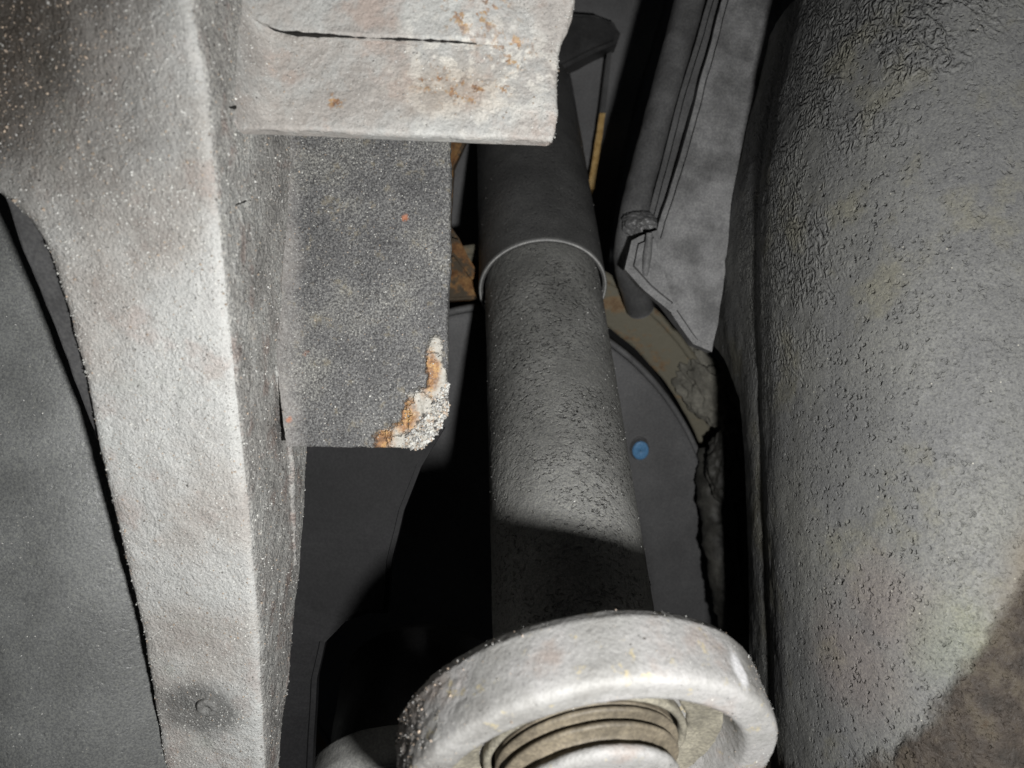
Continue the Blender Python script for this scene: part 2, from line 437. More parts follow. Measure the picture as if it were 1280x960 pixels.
def sepx(b, k=0):
    n = b.nt.nodes.new('ShaderNodeSeparateXYZ'); b.L(b.co, n.inputs[0]); return n.outputs[k]

def black_pitted(name='black_pitted_paint', base=0.085, tint=(1, 1, 1), pits=1.0, wr=None):
    b = NB(name, 0.5, 0.45)
    big = b.noise(28, 5, 0.6)
    lo = tuple(base * 0.8 * t for t in tint); hi = tuple(base * 1.25 * t for t in tint)
    col = b.mix(b.step(big, 0.3, 0.7), lo, hi)
    g = b.noise(1300, 2, 0.6)
    col = b.mix(0.45, col, b.ramp(g, [(0.37, (0.45, 0.45, 0.45)), (0.5, (0.95, 0.95, 0.95)), (0.64, (1.5, 1.5, 1.35))]), 'MULTIPLY')
    spk = b.math('MULTIPLY', b.step(b.voro(380), 0.07, 0.12, 1, 0), b.step(b.noise(210, 1), 0.58, 0.63))
    col = b.mix(b.math('MULTIPLY', spk, 0.7), col, (0.42, 0.41, 0.36))
    area = b.step(b.noise(24, 4, 0.6), 0.40, 0.58)
    pit = b.math('MULTIPLY', b.step(b.noise(430, 3, 0.6, 0.4, b.scaled((1, 1, 1.6))), 0.55, 0.68), area)
    pin = b.math('MULTIPLY', b.step(b.voro(260, vec=b.nz(300, .004)), 0.06, 0.16, 1, 0), b.step(b.noise(120, 1), 0.50, 0.56))
    pit = b.math('ADD', pit, b.math('MULTIPLY', pin, 1.2))
    dent = b.math('MULTIPLY', b.math('MULTIPLY', b.step(b.voro(360, vec=b.nz(420, .0035)), 0.14, 0.40, 1, 0), b.step(b.noise(150, 2, 0.6), 0.44, 0.60)), area)
    n = b.bump(b.noise(900, 2, 0.6), 0.0004, 0.4)
    n = b.bump(b.math('MULTIPLY', dent, -1.0), 0.0012, 0.9 * pits, n)
    n = b.bump(b.math('MULTIPLY', pit, -1.0), 0.0012, 1.0 * pits, n)
    n = b.bump(b.noise(260, 4, 0.65), 0.0014, 0.5 * pits, n)
    return b.done(col, n, b.step(b.noise(500, 2), 0.3, 0.7, 0.38, 0.6))

def tank_skin():
    b = NB('pitted_grey_tank_skin', 0.6, 0.22)
    big = b.noise(16, 5, 0.6)
    col = b.ramp(big, [(0.3, (0.132, 0.133, 0.137)), (0.5, (0.160, 0.161, 0.159)), (0.7, (0.192, 0.192, 0.181))])
    ol = b.step(b.noise(26, 5, 0.65, vec=b.scaled((1, 1, 1), (0.5, 0.3, 0.9))), 0.52, 0.66)
    col = b.mix(b.math('MULTIPLY', ol, 0.5), col, (0.20, 0.19, 0.14))
    pk = b.maxx(b.near(P(1095, 760, .28), 0.017, 0.6, 0.7, 60), b.near(P(1050, 830, .29), 0.020, 0.6, 0.7, 60))
    col = b.mix(b.math('MULTIPLY', pk, 0.35), col, (0.21, 0.165, 0.15))
    gr = b.near(P(1195, 800, .27), 0.014, 0.6, 0.7, 60)
    col = b.mix(b.math('MULTIPLY', gr, 0.25), col, (0.20, 0.225, 0.15))
    g = b.noise(1300, 2, 0.6)
    col = b.mix(0.35, col, b.ramp(g, [(0.37, (0.5, 0.5, 0.5)), (0.5, (0.95, 0.95, 0.95)), (0.64, (1.5, 1.5, 1.35))]), 'MULTIPLY')
    spk = b.math('MULTIPLY', b.step(b.voro(300), 0.06, 0.10, 1, 0), b.step(b.noise(170, 1), 0.58, 0.63))
    col = b.mix(b.math('MULTIPLY', spk, 0.75), col, (0.55, 0.53, 0.46))
    # dark brown patch in the lower corner, broken edge, rougher bump
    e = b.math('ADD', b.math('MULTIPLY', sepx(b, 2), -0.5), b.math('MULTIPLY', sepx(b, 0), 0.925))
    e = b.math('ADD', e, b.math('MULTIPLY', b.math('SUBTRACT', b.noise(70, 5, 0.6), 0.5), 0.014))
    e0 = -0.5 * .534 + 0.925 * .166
    rough_patch = b.step(e, e0 - 0.0030, e0 + 0.0022)
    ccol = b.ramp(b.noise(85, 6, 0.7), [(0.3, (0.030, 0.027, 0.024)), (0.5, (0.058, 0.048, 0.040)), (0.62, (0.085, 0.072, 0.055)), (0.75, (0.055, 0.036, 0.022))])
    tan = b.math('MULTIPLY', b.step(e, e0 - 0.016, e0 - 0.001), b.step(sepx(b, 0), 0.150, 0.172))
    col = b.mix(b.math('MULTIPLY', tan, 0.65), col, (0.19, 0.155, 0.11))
    col = b.mix(rough_patch, col, ccol)
    # wrinkles high on the left of the face
    wz = b.math('MULTIPLY', b.maxx(b.near(P(1040, 60, .33), 0.036, 0.45, 0.8, 40, (1.0, 0.3, 0.8)), b.near(P(965, 250, .35), 0.016, 0.5, 0.8, 60, (1.4, 0.3, 0.22))), b.step(b.noise(42, 3), 0.38, 0.50))
    wv = b.wave(110, 13, 3, 1.8, b.scaled((1.0, 1.0, 0.75), (0.0, 0.7, 0.25)))
    area = b.step(b.noise(22, 4, 0.6), 0.30, 0.56)
    pit = b.math('MULTIPLY', b.step(b.noise(640, 3, 0.6, 0.3, b.scaled((1, 1, 1.25), (0, .4, 0))), 0.55, 0.72), area)
    pin = b.math('MULTIPLY', b.step(b.voro(260), 0.05, 0.11, 1, 0), b.step(b.noise(120, 1), 0.52, 0.58))
    pit = b.math('ADD', pit, b.math('MULTIPLY', pin, 1.2))
    grad = b.step(b.math('ADD', sepx(b), b.math('MULTIPLY', b.noise(30, 3), 0.03)), .125, .195, 1.0, 0.22)
    dent = b.math('MULTIPLY', b.math('MULTIPLY', b.step(b.voro(400, vec=b.nz(420, .0035)), 0.14, 0.40, 1, 0), b.step(b.noise(170, 2, 0.6), 0.42, 0.60)), grad)
    n = b.bump(b.noise(900, 2, 0.6), 0.0004, 0.35)
    n = b.bump(b.math('MULTIPLY', dent, -1.0), 0.0011, 0.9, n)
    n = b.bump(b.math('MULTIPLY', wv, wz), 0.0011, 0.9, n)
    n = b.bump(b.math('MULTIPLY', pit, -1.0), 0.0006, 0.6, n)
    n = b.bump(b.noise(240, 4, 0.6), 0.0010, 0.45, n)
    n = b.bump(rough_patch, 0.0006, 0.4, n)
    n = b.bump(b.math('MULTIPLY', b.noise(150, 5, 0.65), rough_patch), 0.004, 0.6, n)
    return b.done(col, n, b.step(b.noise(400, 2), 0.3, 0.7, 0.50, 0.72))

def dull(name, c, var=0.3, rough=0.6, bscale=300, bstr=0.4, nscale=30):
    b = NB(name, rough, 0.35)
    lo = tuple(x * (1 - var) for x in c); hi = tuple(min(1, x * (1 + var)) for x in c)
    col = b.mix(b.step(b.noise(nscale, 6, 0.65), 0.3, 0.7), lo, hi)
    col = b.mix(0.35, col, b.ramp(b.noise(1000, 2), [(0.37, (0.5, 0.5, 0.5)), (0.5, (0.95, 0.95, 0.95)), (0.64, (1.5, 1.5, 1.4))]), 'MULTIPLY')
    n = b.bump(b.noise(bscale, 4, 0.6), 0.001, bstr)
    return b.done(col, n)

def rusty(name, dark=(0.06, 0.055, 0.05), amount=0.5, pal=RUST, scale=70):
    b = NB(name, 0.75, 0.25)
    r = b.ramp(b.noise(160, 5, 0.7), pal)
    m = b.step(b.noise(scale, 6, 0.65), 0.62 - amount * 0.3, 0.72 - amount * 0.3)
    col = b.mix(m, dark, r)
    n = b.bump(b.noise(220, 5, 0.65), 0.002, 0.6)
    return b.done(col, n)

def ring_paint():
    b = NB('pale_chalky_ring', 0.6, 0.4)
    big = b.noise(40, 6, 0.6)
    col = b.ramp(big, [(0.36, (0.22, 0.215, 0.205)), (0.46, (0.28, 0.277, 0.268)), (0.56, (0.325, 0.32, 0.315)), (0.66, (0.31, 0.275, 0.255))])
    yl = b.math('MULTIPLY', b.step(b.noise(170, 5, 0.7), 0.60, 0.68), 0.6)
    col = b.mix(yl, col, (0.48, 0.40, 0.22))
    brn = b.near(P(515, 870, .235), 0.022, 0.6, 0.6, 70)
    col = b.mix(b.math('MULTIPLY', brn, 0.75), col, (0.17, 0.145, 0.125))
    rs = b.maxx(b.near(P(826, 795, .20), 0.0020, 0.5, 0.9, 400), b.near(P(685, 787, .20), 0.0013, 0.5, 0.9, 400))
    col = b.mix(rs, col, (0.42, 0.22, 0.12))
    sh = b.near(P(925, 835, .215), 0.0045, 0.35, 0.4, 200, (1.9, 1, 0.75))
    col = b.mix(b.math('MULTIPLY', sh, 0.8), col, (0.80, 0.80, 0.82))
    g = b.noise(1200, 2, 0.6)
    col = b.mix(0.4, col, b.ramp(g, [(0.37, (0.55, 0.55, 0.55)), (0.5, (0.93, 0.93, 0.93)), (0.7, (1, 1, 1))]), 'MULTIPLY')
    pit = b.math('MULTIPLY', b.step(b.voro(210), 0.05, 0.10, 1, 0), b.step(b.noise(90, 1), 0.55, 0.6))
    col = b.mix(b.math('MULTIPLY', pit, 0.6), col, (0.14, 0.12, 0.10))
    n = b.bump(b.noise(800, 3, 0.6), 0.0006, 0.5)
    n = b.bump(b.noise(110, 4, 0.6), 0.002, 0.22, n)
    n = b.bump(b.math('MULTIPLY', pit, -1.0), 0.0012, 0.9, n)
    return b.done(col, n)

M_pale = pale_cast(); M_plate = pale_plate(); M_side = gritty_side(); M_dark = dark_gritty_plate()
M_tube = black_pitted('black_pitted_paint', 0.20, (1, 1, 0.97))
M_sleeve = black_pitted('black_sleeve_paint', 0.11, (1, 1, 1), 0.35)
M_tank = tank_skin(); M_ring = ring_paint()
M_lip = dull('pale_lip_metal', (0.38, 0.38, 0.375), 0.25)  # pale tone of the sleeve lip and the cap seam
M_dust = dull('greyish_packed_dust', (0.22, 0.205, 0.165), 0.35, 0.8, 260, 0.8, 90)
M_rub = dull('brown_dusty_rubber', (0.15, 0.128, 0.095), 0.4, 0.6, 300, 0.4, 60)
M_ltank = black_pitted('smooth_grey_tank_paint', 0.17, (0.97, 1, 1), 0.25)
M_disc = dull('dark_drum_paint', (0.085, 0.085, 0.088), 0.18, 0.55, 200, 0.15, 18)
M_flange = rusty('olive_rusty_flange', (0.135, 0.125, 0.095), 0.42, [(0.3, (0.10, 0.06, 0.035)), (0.5, (0.17, 0.115, 0.065)), (0.7, (0.19, 0.155, 0.10))], 50)
M_rust = rusty('brown_rusty_plate', (0.07, 0.055, 0.038), 0.55, [(0.3, (0.07, 0.035, 0.016)), (0.48, (0.17, 0.085, 0.035)), (0.60, (0.26, 0.15, 0.06)), (0.75, (0.18, 0.13, 0.07))])
M_gold = rusty('gold_rusty_edge', (0.35, 0.22, 0.08), 1.0, [(0.3, (0.30, 0.18, 0.06)), (0.5, (0.50, 0.33, 0.13)), (0.7, (0.58, 0.42, 0.20))])
M_rail = dull('dull_grey_rail', (0.165, 0.165, 0.168), 0.42, 0.6, 130, 0.35, 45)
M_fold = dull('dark_grey_fold', (0.085, 0.085, 0.087), 0.25, 0.55, 150, 0.3, 45)
M_hose = dull('ribbed_black_hose', (0.10, 0.10, 0.102), 0.25, 0.4, 150, 0.35, 60)
M_back = dull('dark_underbody_paint', (0.14, 0.14, 0.144), 0.2, 0.6, 120, 0.25, 14)
M_black = dull('black_rubber', (0.045, 0.045, 0.046), 0.3, 0.5, 160, 0.4, 50)
M_lump = dull('pale_dried_mud', (0.125, 0.12, 0.103), 0.4, 0.85, 120, 0.9, 70)
M_cloth = dull('dirty_wrapped_tape', (0.040, 0.039, 0.035), 0.5, 0.6, 90, 0.9, 60)
M_cap = dull('grey_cap_paint', (0.30, 0.30, 0.29), 0.2, 0.55, 220, 0.4, 50)
G_pale = dull('pale_grit', (0.60, 0.60, 0.58), 0.15)
G_tan = dull('tan_grit', (0.42, 0.34, 0.27), 0.3)
G_dark = dull('dark_grit', (0.12, 0.115, 0.11), 0.3)
G_grey = dull('grey_grit', (0.30, 0.295, 0.285), 0.3)
M_crack = dull('black_crack', (0.012, 0.011, 0.010), 0.2, 0.9)
M_shadow_plate = dull('black_shadow_plate', (0.012, 0.012, 0.013), 0.25, 0.6, 200, 0.15, 22)
M_shadow_plate.node_tree.nodes['Principled BSDF'].inputs['Specular IOR Level'].default_value = 0.1
M_blue = dull('blue_plastic', (0.09, 0.22, 0.40), 0.2, 0.4)

# ------------------------------------------------------------------ 1. bracket: arm, plates
def nubs(Pt, N):
    return 0.00016 * fbm(Pt, 900, 2) + 0.0004 * fbm(Pt, 110, 3) + 0.0009 * fbm(Pt, 28, 3)

bracket = thing('support_bracket', tuple(P(265, 560, .26)), 'pale dusty cast bracket arm with plates reaching out to the right over the black strut', 'bracket')
FLt = [(-120, -330), (-80, -290), (60, -170), (140, -110), (205, -45), (245, 5), (268, 30), (295, 47), (330, 60), (370, 74), (480, 101), (600, 126), (700, 150), (800, 173), (900, 190), (960, 201), (1040, 216)]
FRt = [(-120, 226), (0, 238), (100, 256), (200, 267), (270, 274), (380, 284), (480, 294), (600, 307), (750, 321), (960, 331), (1040, 335)]
SBt = [(-120, 352), (100, 366), (300, 378), (500, 400), (560, 403), (650, 399), (700, 393), (770, 386), (830, 374), (960, 358), (1040, 349)]
rows = np.concatenate([np.linspace(-120, 1040, 640)])
invd = lambda y: 1 / .19 + (1 / .315 - 1 / .19) * (y + 80) / 1120
secs = []
for y in rows:
    fl, = lerp_table(FLt, y); fr, = lerp_table(FRt, y); sb, = lerp_table(SBt, y)
    d = 1 / invd(y)
    z = CAM_Z - (y - 480) / F * d
    xr = (fr - 640) / F * d
    back = max(d + 0.012, xr / ((sb - 640) / F))
    dl = d + 0.006 + 0.045 * max(0, min(1, (245 - y) / 330)) ** 1.2
    xl = (fl - 640) / F * dl
    ym = d + 0.0005
    poly = [(xl, dl), (xr, d), (xr + 0.0008, back), (xl + 0.006, min(back, dl + 0.016))]
    pts = resample(poly, [110, 90, 14, 24], [0.005, 0.0045, 0.004, 0.004], 8)
    secs.append(np.stack([pts[:, 0], pts[:, 1], np.full(len(pts), z)], 1))
A = np.array(secs)
nb = A.shape[1]
arm = loft('arm', A, M_pale, bracket, nubs)
arm.data.materials.append(M_side)
idx = np.zeros(len(arm.data.polygons), int)
col = np.arange(len(idx)) % nb
k0 = 8 + 110 + 5
fc = (col >= k0) & (col < k0 + 3 + 90 + 22) & (np.arange(len(idx)) < (A.shape[0] - 1) * nb)
idx[fc] = 1
arm.data.polygons.foreach_set('material_index', idx.tolist())

# round plug low on the arm's face
pc = P(258, 886, 1 / invd(886) + 0.0017)
na = np.array([0, -.915, -.404])
plug_o = lathe('plug', pc, na, [(-.004, .0040), (.0000, .0037), (.0005, .0030), (.0003, .0018), (-.0006, .0011), (-.0010, .0002)],
      M_pale, bracket, 72, lambda q, n: 0.0003 * fbm(q, 400, 3), 0.0006)

def plate(name, rows_, edge, dfun, thick, mat, parent, nx=150, disp=None, ends=None, r=0.0016):
    """horizontal rows of a plate facing the camera; edge(y) -> left, right pixel; dfun(x,y) depth; tilt slopes the rows."""
    secs = []
    for t, y in rows_:
        xl, xr, tilt = edge(y)
        xs = np.linspace(xl, xr, nx)
        f = np.array([P(x, y + tilt * (x - xl), dfun(x, y)) for x in xs])
        f = f + np.array([0, t, 0])
        k = 10
        er = [f[-1] + np.array([r * math.sin(a), r * (1 - math.cos(a)), 0]) for a in np.linspace(0.2, math.pi / 2, 5)]
        e2 = er[-1] + np.array([0, max(thick - 2 * r - t, .0002), 0])
        side = [er[-1] + (e2 - er[-1]) * q for q in np.linspace(0.1, 1, k)]
        back = [q + np.array([0, thick - t, 0]) for q in f[::-1]]
        bk0 = back[-1]
        left = [bk0 + (f[0] - bk0) * q for q in np.linspace(0.1, 0.9, 6)]
        secs.append(np.array(list(f) + er + side + back + left))
    b0 = nx + 5 + k
    strip = [[i, i + 1, b0 + nx - 2 - i, b0 + nx - 1 - i] for i in range(nx - 1)]
    return loft(name, np.array(secs), mat, parent, disp, strip)

def rounded_rows(y0, y1, n, r_px, r):
    """row list with the last edge rolled back over the radius r."""
    out = [(0, y) for y in np.linspace(y0, y1 - r_px, n)]
    out += [(r * (1 - math.cos(a)), y1 - r_px + r_px * math.sin(a)) for a in np.linspace(0.25, math.pi / 2, 7)]
    return out

def edge_side(y):
    L = np.interp(y, [120, 400, 556], [337, 340, 357])
    R = np.interp(y, [120, 330, 350, 362, 440, 500, 512, 528, 545, 558], [557, 557, 556, 555, 554, 551, 553, 545, 535, 521])
    return L, R + 1.5 * perlin(np.array([[y * .11, .3, .7]]))[0] + (3 if 350 < y < 358 else 0) * 0, 0.012 * 0
def d_side(x, y):
    return 0.280 - 0.0062 * max(0, min(1, (380 - x) / 43)) ** 1.8
def chip(q, n):
    c = P(535, 530, .28)
    m = np.clip(1.4 - np.linalg.norm((q - c) * [1, .4, 1], axis=1) / 0.011, 0, 1)
    return 0.00022 * fbm(q, 700, 2) + 0.0005 * fbm(q, 90, 3) + m * 0.0016 * fbm(q, 260, 4)
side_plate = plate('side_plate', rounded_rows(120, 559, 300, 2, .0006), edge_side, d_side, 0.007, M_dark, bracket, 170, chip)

def edge_upper(y):
    L = np.interp(y, [-90, 120, 150, 172], [284, 288, 292, 300])
    R = np.interp(y, [-90, 0, 30, 60, 85, 125, 160, 164], [722, 712, 702, 692, 689, 690, 684, 682])
    return L, R + 1.6 * perlin(np.array([[y * .13, 5.3, .7]]))[0], 0.040 * np.clip((y - 40) / 110, 0, 1)
def d_upper(x, y):
    return 0.236 - 0.0125 * max(0, min(1, (345 - x) / 57)) ** 1.5 + 0.0012 * math.sin(y * .03)
def scaly(q, n):
    return 0.00012 * fbm(q, 600, 2) + 0.0006 * fbm(q, 90, 4) + 0.0008 * fbm(q, 30, 2)
upper_plate = plate('upper_plate', rounded_rows(-90, 160, 170, 6, .0016), edge_upper, d_upper, 0.0055, M_plate, bracket, 230, scaly)

def edge_pad(y):
    L = np.interp(y, [-90, 0, 20, 34, 46], [284, 290, 312, 338, 372])
    R = np.interp(y, [-90, 0, 30, 50], [718, 709, 699, 690])
    return L, R, 0.040
def d_pad(x, y):
    return 0.2316 + 0.0062 * max(0, min(1, (x - 560) / 110)) ** 1.5 + 0.004 * max(0, min(1, (330 - x) / 40)) ** 2
plate('raised_pad', rounded_rows(-90, 42, 100, 5, .0016), edge_pad, d_pad, 0.0022, M_plate, bracket, 200, scaly)

def crack_line(name, pts, rad, sq=.5):  # solid black tube laid along the line in place of an open gap
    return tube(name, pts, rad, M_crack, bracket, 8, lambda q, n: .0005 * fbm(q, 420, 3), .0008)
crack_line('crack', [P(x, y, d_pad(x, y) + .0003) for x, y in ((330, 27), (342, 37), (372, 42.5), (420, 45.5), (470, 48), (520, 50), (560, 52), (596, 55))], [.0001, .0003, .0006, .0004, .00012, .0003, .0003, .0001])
wx = lambda y, f: (lambda fr, sb, d: np.array([(fr - 640) / F * d + .0002, d + ((fr - 640) / (sb - 640) * d - d) * f, CAM_Z - (y - 480) / F * (d + ((fr - 640) / (sb - 640) * d - d) * f)]))(lerp_table(FRt, y)[0], lerp_table(SBt, y)[0], 1 / invd(y))
crack_line('crack', [wx(118, .42), wx(128, .34), wx(134, .22), wx(133, .14)], [.0001, .0007, .0005, .0001])
crack_line('crack', [wx(238, .55), wx(246, .46), wx(250, .30), wx(256, .16)], [.0001, .0005, .0004, .0001])
# weld running down the side web below the plates
wl = []
for y, fr_ in ((455, .40), (500, .42), (560, .48), (620, .51), (670, .55), (705, .60)):
    fr, = lerp_table(FRt, y); sb, = lerp_table(SBt, y); d = 1 / invd(y); xr = (fr - 640) / F * d; back = xr / ((sb - 640) / F)
    dd = d + (back - d) * fr_
    wl.append([xr + 0.0006, dd, CAM_Z - (y - 480) / F * dd])
tube('weld_seam', wl, [.0005, .0011, .0014, .0013, .0010, .0005], M_side, bracket, 14, lambda q, n: 0.0005 * fbm(q, 350, 3) + 0.0008 * fbm(q, 120, 2), 0.0012)
# thin flange that shows along the arm's left edge
slab('rear_flange', [(-20, 200), (60, 240), (100, 330), (142, 480), (168, 620), (152, 640), (98, 490), (58, 385), (28, 312), (4, 244)], .236, .003, M_fold, bracket,
     lambda q, n: 0.0006 * fbm(q, 150, 2), 0.0007, 0.003, lambda x, y: 1 / invd(y) + .011)

# ------------------------------------------------------------------ 2. strut: tube and sleeve
zinv = lambda y: 1 / .442 + (1 / .330 - 1 / .442) * (y - 400) / 360
def axis_pt(y):
    zi = zinv(y); z = 1 / zi
    x = 682 + (715 - 682) * (y - 400) / 360
    return P(x, y, z)
T0 = axis_pt(365); T1 = axis_pt(1150)
ax = (T1 - T0) / np.linalg.norm(T1 - T0)
strut = thing('strut', tuple(axis_pt(780)), 'black telescopic strut running from behind the pale plate down behind the ring', 'strut')
Lt = np.linalg.norm(T1 - T0)
RT, RS = 0.0330, 0.0365
tube_o = lathe('tube', T0, ax, [(-0.05, RT), (Lt, RT)], M_tube, strut, 260, lambda q, n: 0.00013 * fbm(q, 420, 3) + 0.0003 * fbm(q, 60, 2), 0.0009)
top = axis_pt(10); Ls = np.linalg.norm(top - T0)
sl = [(-Ls, RS - .0006), (-.012, RS), (-.0018, RS + .0002), (-.0018, RS - .0022), (-.06, RS - .0022)]
sleeve_o = lathe('sleeve', T0, ax, sl, M_sleeve, strut, 200, lambda q, n: 0.0002 * fbm(q, 60, 2) + .00006 * fbm(q, 400, 2), 0.0015, cap=False)
rp = [(-.0017 + .0005 * math.sin(a), RS - .0006 + .0005 * math.cos(a)) for a in np.linspace(0, 2 * math.pi, 12, endpoint=False)]
lathe('sleeve_lip', T0, ax, rp, M_lip, strut, 200, None, 0, True)

# ------------------------------------------------------------------ 3. pale ring with its bush
RC = P(742, 981, .23); RN = np.array([.15, -math.cos(math.radians(40)), -math.sin(math.radians(40))]); RN /= np.linalg.norm(RN)
bush = thing('bush_ring', tuple(RC), 'thick pale chalky ring around a brown rubber bush, bottom centre', 'ring')
R = .0553; T = .0225
def rough_patch(q, n):
    left = np.clip((P(600, 880, .22)[0] - q[:, 0]) / 0.02, 0, 1)
    return 0.00018 * fbm(q, 420, 3) + 0.0006 * fbm(q, 40, 2) + left * 0.0014 * np.abs(fbm(q, 230, 3))
prof = [(-T, .030), (-T - .0005, R - .005), (-T + .0008, R - .0018), (-T + .004, R), (-.004, R), (-.0015, R - .0005), (-.0003, R - .0015), (0, R - .0030),
        (-.0001, R - .0085), (-.0008, R - .0100), (-.0030, R - .0112), (-.0135, R - .0140), (-.0135, .030)]
ringo = lathe('ring', RC, RN, prof, M_ring, bush, 420, rough_patch, 0.0007, cap=False)
lathe('recess', RC, RN, [(-.0105, R - .0130), (-.0112, .039), (-.0118, .035), (-.0122, .0318), (-.018, .0305)], M_dust, bush, 200, lambda q, n: 0.0006 * fbm(q, 200, 4), 0.0007, cap=False)
lathe('bush_lip', RC, RN, [(-.016, .0300), (-.0108, .0309), (-.0096, .0306), (-.0092, .0297), (-.0096, .0288), (-.011, .0283), (-.016, .0280)], M_dust, bush, 160, lambda q, n: 0.0002 * fbm(q, 200, 3), 0.0005, cap=False)
bp = [(-.016, .0268), (-.0098, .0272)]
for s0, r0 in ((-.0082, .0277), (-.0044, .0266)):
    bp += [(s0 - .0013, r0 - .0016), (s0 - .0008, r0 - .0004), (s0, r0), (s0 + .0007, r0 - .0004), (s0 + .0011, r0 - .0018), (s0 + .0018, r0 - .0034)]
bp += [(-.0018, .0222), (.0008, .0222)]
lathe('rubber_bush', RC, RN, bp, M_rub, bush, 180, lambda q, n: 0.00018 * fbm(q, 200, 2), 0.0004, cap=False)
lathe('bush_cap', RC, RN, [(-.0006, .0215), (.0004, .0246), (.0018, .0250), (.0030, .0244), (.0036, .0225), (.0036, .012), (.005, .011), (.0052, .004), (.0052, .0004)], M_ring, bush, 180, lambda q, n: 0.0004 * fbm(q, 160, 4), 0.0007, cap=False)

# ------------------------------------------------------------------ 4. big pitted tank on the right
RIDGE = [(-120, 1012), (0, 992), (120, 965), (220, 948), (300, 944), (450, 948), (600, 953), (800, 960), (1080, 972)]
rows = np.linspace(-120, 1080, 520); secs = []
for y in rows:
    rx, = lerp_table(RIDGE, 480 + (y - 480) * .31 / (.365 - .012 * (y - 480) / 600))
    fl = np.interp(480 + (y - 480) * .31 / .46, [-120, 0, 180, 340, 405, 450, 500, 560, 700, 1080], [1000, 974, 930, 886, 874, 905, 926, 931, 935, 945])
    dy = 0.012 * (y - 480) / 600
    ctl = [(rx, .375), (rx + 7, .358), (rx + 26, .338), (rx + 75, .311), (rx + 150, .287), (rx + 230, .273), (rx + 330, .265), (rx + 520, .26)]
    cx = np.array([c[0] for c in ctl]); cd = np.array([c[1] for c in ctl])
    s = np.linspace(0, 1, len(ctl)); ss = np.concatenate([np.linspace(0, 1, 210)])
    # smooth interpolation through the control depths
    def cr(v):
        e = np.concatenate([[2 * v[0] - v[1]], v, [2 * v[-1] - v[-2]]]); u = ss * (len(v) - 1); i = np.minimum(u.astype(int), len(v) - 2); t = u - i
        p0, p1, p2, p3 = e[i], e[i + 1], e[i + 2], e[i + 3]
        return .5 * (2 * p1 + (p2 - p0) * t + (2 * p0 - 5 * p1 + 4 * p2 - p3) * t * t + (3 * p1 - p0 - 3 * p2 + p3) * t ** 3)
    X = cr(cx); D = cr(cd) - dy
    f = np.stack([(X - 640) / F * D, D, CAM_Z - (y - 480) / F * .31 * np.ones_like(X)], 1)
    # keep every row level: one height for the whole section
    a = f[0]
    dk = min(.50, max(a[1] + .03, a[0] * 1.015 * F / (fl - 640)))
    b = np.array([(fl - 640) / F * dk, dk, a[2]])
    m = a + (b - a) * .10 + np.array([-.001, 0, 0])
    flank = []
    for t in np.linspace(0, 1, 70):
        q = (1 - t) ** 2 * b + 2 * t * (1 - t) * (a * .75 + b * .25 + np.array([-.003, 0, 0])) + t * t * a
        flank.append(q)
    far = np.array([.36, .27, a[2]]); far2 = np.array([.36, .50, a[2]])
    back = [f[-1] + (far - f[-1]) * t for t in np.linspace(.2, 1, 8)] + [far + (far2 - far) * t for t in np.linspace(.1, 1, 8)] + [far2 + (b - far2) * t for t in np.linspace(.1, .95, 12)]
    secs.append(np.array(flank[:-1] + list(f) + back))
A = np.array(secs)
def tankd(q, n):
    e = -.5 * (q[:, 2] - .534) + .925 * (q[:, 0] - .166) + .004 * fbm(q, 70, 3)
    cr_ = np.clip(e / .004, 0, 1)
    return 0.00015 * fbm(q, 420, 2) + 0.0006 * fbm(q, 60, 3) + .0012 * fbm(q, 14, 2) + cr_ * .0010 * fbm(q, 90, 3)
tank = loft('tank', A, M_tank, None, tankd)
tag(tank, 'large rounded tank with pitted grey skin and a dark brown corner', 'tank')

# ------------------------------------------------------------------ 5. smooth tank at the left edge
secs = []
for y in np.linspace(-80, 1060, 160):
    c = np.array([-.155, .362, CAM_Z - (y - 480) / F * .34]); r = .082
    c = c + np.array([.006, .02, 0]) * (y - 480) / 600
    th = np.linspace(0, 2 * np.pi, 180, endpoint=False)
    secs.append(np.stack([c[0] + 1.0 * r * np.cos(th) - .03, c[1] + r * np.sin(th), np.full(180, c[2])], 1))
lt = loft('smooth_tank', np.array(secs), M_ltank, None, lambda q, n: 0.0002 * fbm(q, 100, 3) + .0008 * fbm(q, 15, 2))
tag(lt, 'smooth dark grey tank in shadow at the left edge, behind the pale bracket arm', 'tank')

# ------------------------------------------------------------------ 6. drum with rusty flange behind the strut
tl = math.radians(20)
DC = P(624, 760, .57); DN = np.array([0, -math.cos(tl), -math.sin(tl)]) * -1
DN = np.array([0.0, -math.cos(tl), -math.sin(tl)])
drum = thing('brake_drum', tuple(DC), 'dark round drum with an olive rusty flange, behind the black strut', 'drum')
dR = .1585
lathe('drum_face', DC, DN, [(-.05, dR), (-.004, dR), (-.001, dR - .001), (0.0005, dR - .004), (.004, dR * .80), (.010, dR * .50), (.012, dR * .2), (.012, .001)], M_disc, drum, 260, lambda q, n: .0008 * fbm(q, 12, 2) + .0001 * fbm(q, 300, 2), .003, squash=(1, 1.40))
lathe('drum_edge', DC, DN, [(-.0022, dR - .0003), (-.0008, dR + .0012), (.0008, dR + .0004), (.0012, dR - .0016), (-.0005, dR - .0026)], M_fold, drum, 260, None, 0, True, squash=(1, 1.40))
lathe('flange', DC, DN, [(-.020, dR + .024), (-.014, dR + .0235), (-.0115, dR + .021), (-.012, dR + .012), (-.014, dR + .003), (-.030, dR + .0025)], M_flange, drum, 260, lambda q, n: .0009 * fbm(q, 60, 4), .0016, cap=False, squash=(1, 1.40))
fr_ = [(-.0125 + .0022 * math.sin(a), dR + .0235 + .0022 * math.cos(a)) for a in np.linspace(0, 2 * math.pi, 10, endpoint=False)]
